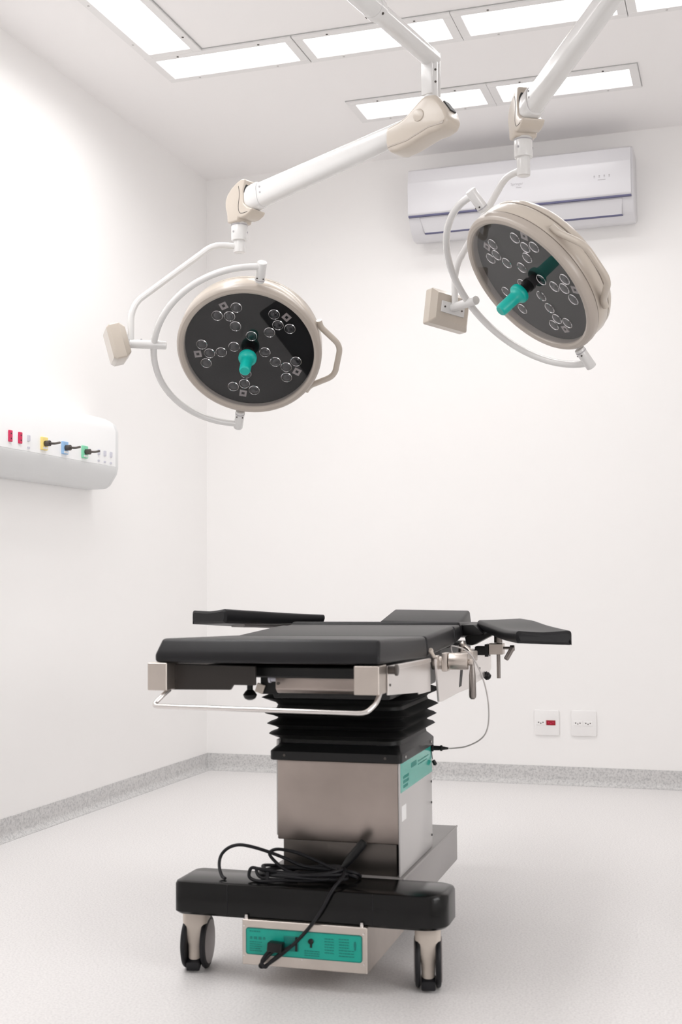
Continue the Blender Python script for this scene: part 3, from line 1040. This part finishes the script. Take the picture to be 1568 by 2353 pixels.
    box(b, -.085, .205, -.02, .50, .655, .715, .006, 2)
    box(b, -.21, .20, -.16, .60, .715, .742, .004, 1)
    box(b, -.088, -.044, -.098, -.015, .672, .742, .002, 1)
    O('chassis', b, m_blackp)
    b = NB()
    prism(b, [(x, -.205, z) for x, z in ((-.300, .748), (-.062, .744), (-.062, .701), (-.115, .701), (-.122, .690), (-.300, .688))], (0, .01, 0), .001, 1)
    pl = O('front_plate', b, m_dplate, root, 'dark steel plate under the foot end')
    c = NB(); cyl(c, (-.263, -.2045, .705), (-.263, -.208, .705), .0035, n=12); O('screw', c, m_steel2, pl)
    b = NB()
    prism(b, [(-.040, y, z) for y, z in ((-.13, .687), (-.118, .677), (.10, .677), (.10, .732), (-.13, .732))], (.205, 0, 0), .003, 2)
    ac = O('actuator_housing', b, m_steel, root, 'brushed steel motor housing')
    for x, z in ((-.033, .700), (.002, .726)):
        c = NB(); cyl(c, (x, -.129, z), (x, -.132, z), .0036, n=12); O('screw', c, m_sdark, ac)
    b = NB(); cyl(b, (-.057, -.115, .710), (-.038, -.115, .710), .007, n=18); cyl(b, (-.060, -.115, .710), (-.055, -.115, .710), .010, n=18)
    O('actuator_knob', b, m_gry, ac)
    for x0, x1, z0, z1 in ((-.304, -.257, .690, .752), (.182, .238, .688, .750)):
        b = NB(); box(b, x0, x1, -.252, -.185, z0, z1, .0015, 1)
        O('rail_bracket', b, m_steel2, root, 'square steel bracket at the foot end')
    b = NB()
    tube(b, fillet([(-.262, -.225, .690), (-.268, -.245, .680), (-.284, -.270, .657), (.214, -.270, .651), (.231, -.245, .672), (.233, -.225, .690)], .016), .0054, 14)
    O('push_handle', b, m_chrome, root, 'thin steel push handle')
    # knob and tab below the plate
    b = NB(); lathe(b, [(.007, .016), (.007, .004), (.012, -.001), (.0165, -.008), (.013, -.016), (.006, -.020), (0, -.0205)], M.Translation((-.113, -.10, .678)), 24)
    kb = O('release_knob', b, m_blackp)
    c = NB(); obox(c, (-.086, -.105, .686), (.009, 0, -.003), (0, .004, 0), (.0035, 0, .010), .001, 1); O('release_tab', c, m_caster, kb)
    # ---------- side plates on the right
    X = .2385
    b = NB()
    prism(b, [(X, y, z) for y, z in ((-.186, .747), (.255, .738), (.255, .654), (.120, .658), (.114, .663), (-.186, .683))], (.004, 0, 0), .0008, 1)
    s1 = O('side_plate', b, m_sidew, root, 'satin steel side plate of the leg section')
    c = NB(); prism(c, [(X + .003, y, z) for y, z in ((-.186, .746), (.252, .737), (.252, .727), (-.186, .736))], (.004, 0, 0), .001, 1); O('top_rail', c, m_sidew, s1)
    c = NB(); cyl(c, (.242, -.185, .738), (.258, -.185, .738), .009, n=20); cyl(c, (.258, -.185, .738), (.264, -.185, .738), .0125, n=20, bev=.001); O('rail_stop', c, m_sdark, s1)
    c = NB(); cyl(c, (.2415, -.172, .704), (.2445, -.172, .704), .003, n=10); O('screw', c, m_sdark, s1)
    b = NB()
    prism(b, [(.250, y, z) for y, z in ((.262, .735), (.300, .624), (.330, .621), (.560, .624), (.765, .6215), (.80, .628), (.945, .632), (1.075, .640), (1.118, .655), (1.118, .725), (.70, .735))], (.006, 0, 0), .001, 1)
    s2 = O('side_plate', b, m_sidew, root, 'long satin steel side plate of the seat section')
    c = NB(); prism(c, [(.2555, y, z) for y, z in ((.592, .690), (.628, .690), (.600, .640), (.566, .639))], (.0012, 0, 0), 0); O('slot', c, m_hole, s2)
    c = NB(); cyl(c, (.256, .90, .668), (.258, .90, .668), .004, n=12); O('screw', c, m_sdark, s2)
    b = NB()
    prism(b, [(-.2985, y, z) for y, z in ((-.186, .747), (.255, .738), (.255, .660), (-.186, .690))], (.004, 0, 0), .0008, 1); O('side_plate', b, m_sidew)
    b = NB()
    prism(b, [(-.2985, y, z) for y, z in ((.262, .735), (.300, .690), (1.10, .690), (1.118, .725), (.70, .735))], (.004, 0, 0), .0008, 1); O('side_plate', b, m_sidew)
    # spine that carries seat, back and head sections
    b = NB(); box(b, -.22, .19, .24, 1.12, .700, .742, .004, 1); box(b, -.05, .11, 1.1, 1.30, .742, .764, .003, 1); O('frame_spine', b, m_blackp)
    for sx in (-.270, .262):
        b = NB()
        box(b, sx - .005, sx + .005, .30, 1.08, .706, .732, .0015, 1)
        for y in (.38, .70, 1.02):
            box(b, min(sx, sx * .93), max(sx, sx * .93), y - .012, y + .012, .712, .726)
        O('accessory_rail', b, m_chrome)
    # ---------- pads
    def pad(name, x0, x1, f, r, label=None, bev=.010):
        """f, r: front and rear (y, zbottom, ztop); the upper edges draw in a little"""
        b = NB()
        (yf, zbf, ztf), (yr, zbr, ztr) = f, r
        k = .35
        mid = lambda zb, zt: zb + (zt - zb) * k
        t = bmesh.new()
        L = [[(x0, yf, zbf), (x1, yf, zbf), (x1, yr, zbr), (x0, yr, zbr)],
             [(x0, yf, mid(zbf, ztf)), (x1, yf, mid(zbf, ztf)), (x1, yr, mid(zbr, ztr)), (x0, yr, mid(zbr, ztr))],
             [(x0 + .010, yf + (.020 if name == 'leg_pad' else .004), ztf), (x1 - .004, yf + (.020 if name == 'leg_pad' else .004), ztf), (x1 - .004, yr, ztr), (x0 + .010, yr, ztr)]]
        vs = [[t.verts.new(p) for p in l] for l in L]
        t.faces.new(vs[0][::-1]); t.faces.new(vs[2])
        for a, c in zip(vs, vs[1:]):
            for i in range(4):
                j = (i + 1) % 4
                t.faces.new((a[i], a[j], c[j], c[i]))
        bmesh.ops.recalc_face_normals(t, faces=t.faces)
        es = [e for e in t.edges if e.calc_face_angle(0) > .5]
        bmesh.ops.bevel(t, geom=es, offset=bev, segments=4, profile=.55, affect='EDGES', clamp_overlap=True)
        merge(b, t)
        return O(name, b, m_black, root, label)
    pad('leg_pad', -.288, .239, (-.250, .753, .8065), (.236, .739, .7935), 'black leg section pad')
    pad('seat_pad', -.288, .239, (.240, .741, .7935), (.606, .754, .8075), 'black seat pad')
    pad('lumbar_pad', -.286, .239, (.612, .757, .8045), (.696, .768, .8070), 'narrow black pad strip', .006)
    pad('back_pad', -.288, .237, (.702, .770, .8150), (1.10, .752, .8020), 'black back pad')
    # headrest: a slab tilted up toward its far end
    b = NB()
    hexa(b, [(-.120, 1.128, .770), (.156, 1.128, .766), (.154, 1.345, .784), (-.118, 1.345, .788),
             (-.116, 1.134, .8035), (.152, 1.134, .8000), (.150, 1.335, .8345), (-.114, 1.335, .8385)], .009, 4)
    O('headrest', b, m_black, root, 'black headrest tilted up')
    # ---------- arm boards: padded slabs with a shallow trough, swung toward the foot end
    def armboard(secs):
        """secs: (edge A xy, edge B xy, top A, top B, bottom A, bottom B, dip of the trough) from the table outward"""
        b = NB()
        rings = []
        ch = [smooth_path([(q[0][0], q[0][1], q[2]) for q in secs], 8), smooth_path([(q[1][0], q[1][1], q[3]) for q in secs], 8),
              smooth_path([(q[0][0], q[0][1], q[4]) for q in secs], 8), smooth_path([(q[1][0], q[1][1], q[5]) for q in secs], 8),
              smooth_path([(i, 0, q[6]) for i, q in enumerate(secs)], 8)]
        m = len(ch[0])
        def section(i, inset, lift):
            ta, tb, ba, bb, dp = (c[i] for c in ch)
            dip = dp.z
            up = V((0, 0, 1))
            w_ = tb - ta
            out = []
            r_ = .009
            # bottom, A to B
            out += [ba + w_ * (.03 + inset) + up * lift, bb - w_ * (.03 + inset) + up * lift]
            for k in range(4):
                t = k / 3 * PI / 2
                out.append(bb + up * (r_ * (1 - math.sin(t)) + lift) - w_.normalized() * (r_ * (1 - math.sin(PI / 2 * k / 3)) * 0 + inset * w_.length))
            hB = tb - bb
            for k in range(5):
                t = k / 4 * PI / 2
                out.append(tb - up * (r_ * (1 - math.sin(t)) + lift) - w_.normalized() * (r_ * (1 - math.cos(t)) + inset * w_.length))
            for k in range(1, 12):
                f = k / 12
                f2 = .06 + .88 * f
                out.append(tb - w_ * (f2 * (1 - 2 * inset) + inset) - up * (dip * math.sin(PI * f2) ** 1.5 + lift))
            for k in range(5):
                t = (1 - k / 4) * PI / 2
                out.append(ta - up * (r_ * (1 - math.sin(t)) + lift) + w_.normalized() * (r_ * (1 - math.cos(t)) + inset * w_.length))
            out.append(ba + up * (r_ + lift) + w_.normalized() * (inset * w_.length))
            return out
        for i in range(m):
            rings.append(section(i, 0, 0))
        d0 = (ch[0][0] - ch[0][1]).normalized() * .006
        d1 = (ch[0][-1] - ch[0][-2]).normalized() * .006
        rings.insert(0, [p + d0 for p in section(0, .045, .007)])
        rings.append([p + d1 for p in section(m - 1, .045, .007)])
        loft(b, rings)
        return O('armboard', b, m_black, root, 'black contoured arm board')
    ra = armboard([((.268, .803), (.395, .862), .8170, .8205, .7905, .792, .0005),
                   ((.318, .695), (.445, .753), .8075, .8180, .780, .786, .0015),
                   ((.376, .572), (.503, .630), .7985, .8080, .770, .774, .003),
                   ((.4315, .456), (.5715, .516), .7992, .7988, .7665, .7600, .004)])
    la = armboard([((-.264, 1.0), (-.398, 1.056), .8290, .8110, .8060, .778, .002),
                   ((-.327, .865), (-.458, .922), .8365, .8260, .8040, .788, .002),
                   ((-.388, .730), (-.520, .788), .8460, .8400, .8070, .798, .003),
                   ((-.4465, .604), (-.582, .664), .8552, .8490, .8125, .808, .0045)])
    b = NB()
    u_ = V((-.418, -.908, 0)); w_ = V((-.908, .418, 0))
    c0 = V((-.331, 1.03, .786))
    hexa(b, [c0 + w_ * -.03 + u_ * .02, c0 + w_ * .03 + u_ * .02, c0 + w_ * .03 + u_ * .32 + V((0, 0, .010)), c0 + w_ * -.03 + u_ * .32 + V((0, 0, .010)),
             c0 + w_ * -.03 + u_ * .02 + V((0, 0, .010)), c0 + w_ * .03 + u_ * .02 + V((0, 0, .008)), c0 + w_ * .03 + u_ * .32 + V((0, 0, .022)), c0 + w_ * -.03 + u_ * .32 + V((0, 0, .022))], .002, 1)
    O('board_plate', b, m_beam, la, 'grey plate under the arm board')
    b = NB()
    cyl(b, (-.335, .98, .660), (-.335, .98, .792), .0055, n=16)
    box(b, -.347, -.268, .962, .998, .706, .742, .002, 1)
    O('board_post', b, m_steel2, la)
    # right arm board post, clamp and lever
    b = NB()
    cyl(b, (.333, .78, .649), (.333, .78, .772), .0056, n=16)
    cyl(b, (.333, .78, .752), (.333, .78, .782), .012, n=18)
    O('board_post', b, m_smid, ra, 'steel arm board post')
    b = NB()
    box(b, .307, .349, .760, .800, .7185, .7505, .002, 1)
    cl = O('rail_clamp', b, m_steel2, root, 'steel clamp of the right arm board')
    c = NB(); box(c, .266, .309, .762, .798, .716, .742, .003, 1); box(c, .296, .306, .758, .802, .712, .748, .001, 1); O('clamp_jaw', c, m_blackp, cl)
    c = NB(); cyl(c, (.347, .775, .737), (.376, .775, .737), .004, n=14); cyl(c, (.368, .775, .737), (.381, .775, .737), .0085, n=16, bev=.001)
    tube(c, [(.376, .772, .738), (.366, .768, .720), (.358, .765, .706), (.3565, .7645, .7035)], [.0075, .0075, .0075, .005], 14)
    O('clamp_lever', c, m_smid, cl)
    b = NB()
    hexa(b, [(.236, .735, .772), (.300, .735, .778), (.300, .85, .778), (.236, .85, .772), (.236, .735, .806), (.268, .735, .806), (.268, .85, .806), (.236, .85, .806)], .004, 2)
    prism(b, [(x, .745, z) for x, z in ((.240, .770), (.245, .748), (.262, .745), (.320, .775), (.318, .782), (.262, .778))], (0, .07, 0), .002, 1)
    O('board_hinge', b, m_blackp, ra, 'dark bracket between back pad and arm board')
    # ---------- socket clamp with hanging lever on the near end of the rail
    y, z = .29, .724
    b = NB()
    cyl(b, (.257, y, z), (.268, y, z), .0165, n=24, bev=.002)
    cyl(b, (.240, y, z + .001), (.258, y, z + .001), .0185, n=24, bev=.001)
    box(b, .268, .283, y - .022, y + .022, z - .021, z + .026, .003, 2)
    cyl(b, (.284, y, z + .004), (.334, y, z + .004), .0215, n=32, bev=.003)
    cyl(b, (.334, y, z + .002), (.346, y, z + .002), .0085, n=18, bev=.002)
    sc = O('socket_clamp', b, m_steel2, root, 'cylindrical steel socket clamp with hanging lever')
    c = NB()
    tube(c, [(.3435, y, z + .004), (.3435, y, z - .010), (.3435, y, z - .030), (.3435, y, z - .080), (.3435, y, z - .087), (.3435, y, z - .091)], [.005, .006, .0085, .0095, .0085, .0045], 16)
    O('clamp_lever', c, m_smid, sc)
    c = NB(); cyl(c, (.248, .270, .741), (.243, .255, .757), .005, n=12); cyl(c, (.244, .258, .754), (.2425, .2535, .759), .0068, n=12); O('locking_pin', c, m_caster, sc)
    b = NB()
    cyl(b, (.258, .60, .728), (.258, .60, .754), .009, n=18, bev=.001)
    cyl(b, (.256, .60, .750), (.268, .60, .757), .011, n=18, bev=.002)
    tube(b, fillet([(.264, .598, .752), (.280, .59, .742), (.292, .58, .730), (.296, .57, .718)], .01), .006, 12)
    box(b, .262, .300, .55, .62, .710, .738, .003, 2)
    O('rail_fitting', b, m_steel2)
    b = NB(); cyl(b, (.256, 1.0, .650), (.262, 1.0, .640), .006, n=12)
    lathe(b, [(0, -.012), (.008, -.010), (.012, -.003), (.012, .004), (.007, .011), (0, .012)], M.Translation((.262, 1.0, .638)) @ M.Rotation(.9, 4, 'Y'), 20)
    O('back_release_knob', b, m_blackp)
    return root
make_table()

def table_frame(p):
    return M.Rotation(TABLE_RZ, 3, 'Z') @ V(p) + V(TABLE_LOC)

# ------------------------------------------------------------------ thin grey hand-control cable, hooked over the rail and plugged into the column
def control_cable():
    root = thing('control_cable', 'thin grey cable looping from the table rail down to a black plug in the column', 'cable', TABLE_LOC, TABLE_RZ)
    b = NB()
    tube(b, smooth_path([(.2720, .40, .738), (.274, .37, .756), (.2815, .352, .7635), (.310, .35, .7560), (.332, .35, .7380), (.354, .352, .6960), (.368, .357, .6460), (.372, .365, .5910), (.3635, .38, .5450), (.341, .40, .5170), (.300, .42, .4960), (.262, .43, .4890), (.250, .43, .4885)], 8), .0019, 8)
    obj('wire', b, m_cable, root)
    b = NB()
    tube(b, [(.2048, .43, .4885), (.210, .43, .4885), (.212, .43, .4885), (.228, .43, .4885), (.230, .43, .4885), (.234, .43, .4885), (.236, .43, .4885), (.251, .43, .4885)], [.0095, .0095, .0065, .0060, .0078, .0078, .0048, .0026], 14)
    obj('plug', b, m_blackp, root, label='black cable plug')
    b = NB()
    tube(b, smooth_path([(.2055, .43, .480), (.2065, .43, .468), (.208, .43, .458)], 5), .0011, 6)
    lathe(b, [(0, .008), (.005, .006), (.0055, -.006), (0, -.009)], M.Translation((.2125, .43, .450)) @ M.Rotation(-.5, 4, 'Y'), 14)
    obj('dust_cap', b, m_blackp, root, label='small black cap on a tether')
control_cable()

# ------------------------------------------------------------------ power cord coiled on the base
def power_cord():
    root = thing('power_cord', 'black power cord lying coiled on the table base and hanging down its front', 'power cord', TABLE_LOC, TABLE_RZ)
    r = .0040
    top = .2275 + r
    b = NB()
    # from the inlet connector: down, round under and back up across the crossbar front, then over the coil to the plug
    path = [(-.040, -.116, .098), (-.058, -.120, .085), (-.074, -.121, .068), (-.083, -.120, .0565), (-.077, -.119, .0535), (-.062, -.117, .062), (-.040, -.115, .078), (-.018, -.113, .096), (.012, -.110, .124),
            (.042, -.104, .160), (.063, -.099, .192), (.079, -.0965, .222), (.088, -.085, .238), (.093, -.055, .246), (.090, -.02, .252), (.075, .02, .256), (.030, .045, .252), (-.03, .045, .244), (-.075, .03, .236)]
    tube(b, smooth_path(path, 7), r, 10)
    obj('hanging_run', b, m_rub, root)
    b = NB()
    path = [(-.055, -.121, .097), (-.068, -.122, .083), (-.078, -.1225, .066), (-.070, -.1225, .0545), (-.058, -.121, .066), (-.030, -.117, .091), (-.010, -.1145, .104)]
    tube(b, smooth_path(path, 7), r * .95, 10)
    obj('folded_run', b, m_rub, root)
    # tall loops standing above the crossbar
    b = NB()
    tube(b, smooth_path([(-.194, -.055, top), (-.206, -.045, .2350), (-.2185, -.03, .250), (-.2215, -.02, .268), (-.213, -.018, .285), (-.195, -.015, .298), (-.172, -.01, .3025), (-.138, -.01, .2985), (-.097, -.005, .287), (-.058, 0, .273), (-.018, 0, .259), (.035, .01, .252), (.078, .02, .248), (.104, .03, .242), (.112, .045, top)], 8), r, 10)
    obj('tall_loop', b, m_rub, root)
    b = NB()
    tube(b, smooth_path([(-.030, -.01, .240), (-.063, -.005, .250), (-.092, .01, .264), (-.108, .02, .276), (-.105, .02, .285), (-.086, .02, .2905), (-.050, .02, .287), (-.020, .018, .280), (.018, .015, .267), (.050, .01, .256), (.090, .0, .246), (.118, -.005, .240)], 8), r, 10)
    obj('second_loop', b, m_rub, root)
    # flat coil
    b = NB()
    pts = []
    for k in range(64):
        a = 2 * PI * k / 20
        rx = .098 - .006 * math.sin(k * .9)
        pts.append((-.018 + rx * math.cos(a) + .010 * math.sin(k * .37), -.012 + .038 * math.sin(a) + .004 * math.cos(k * .6), top + .0062 * (k / 20) + .004 * (1 + math.sin(k * .55))))
    tube(b, smooth_path(pts, 4), r, 10)
    obj('flat_coil', b, m_rub, root)
    b = NB()
    tube(b, smooth_path([(-.020, -.03, .246), (-.075, -.038, .2475), (-.115, -.042, .2560), (-.131, -.043, .2575), (-.137, -.044, .248), (-.134, -.05, .237), (-.118, -.055, top), (-.09, -.058, top), (-.04, -.05, .236), (.03, -.04, .240), (.075, -.03, .246)], 7), r, 10)
    tube(b, smooth_path([(-.022, -.035, .247), (-.085, -.042, .253), (-.115, -.045, .2565), (-.1165, -.046, .246), (-.103, -.048, .237), (-.066, -.05, .235), (.0, -.05, .237), (.06, -.045, .242)], 7), r * .95, 10)
    tube(b, smooth_path([(-.0885, -.05, .252), (-.0888, -.052, .243), (-.0888, -.055, top)], 5), r * .95, 10)
    obj('loose_turns', b, m_rub, root)
    # mains plug lying up against the column, connector in the inlet
    b = NB()
    p0, p1 = V((.074, .012, .252)), V((.126, .035, .317))
    dd = (p1 - p0).normalized()
    tube(b, [p0, p0 + dd * .015, p0 + dd * .03, p1 - dd * .012, p1 - dd * .003, p1], [.0045, .008, .0105, .0115, .011, .008], 16)
    pg = obj('mains_plug', b, m_blackp, root, label='black mains plug leaning on the column')
    b = NB()
    obox(b, (-.046, -.117, .1005), (.018, 0, -.001), (0, .012, 0), (.001, 0, .0105), .003, 2)
    obj('connector', b, m_blackp, root, label='black inlet connector')
    b = NB(); obox(b, (-.0655, -.113, .090), (.0018, 0, 0), (0, .006, 0), (0, 0, .005), .0005, 1); obj('connector_tab', b, m_yel, root, label='yellow tab')
power_cord()
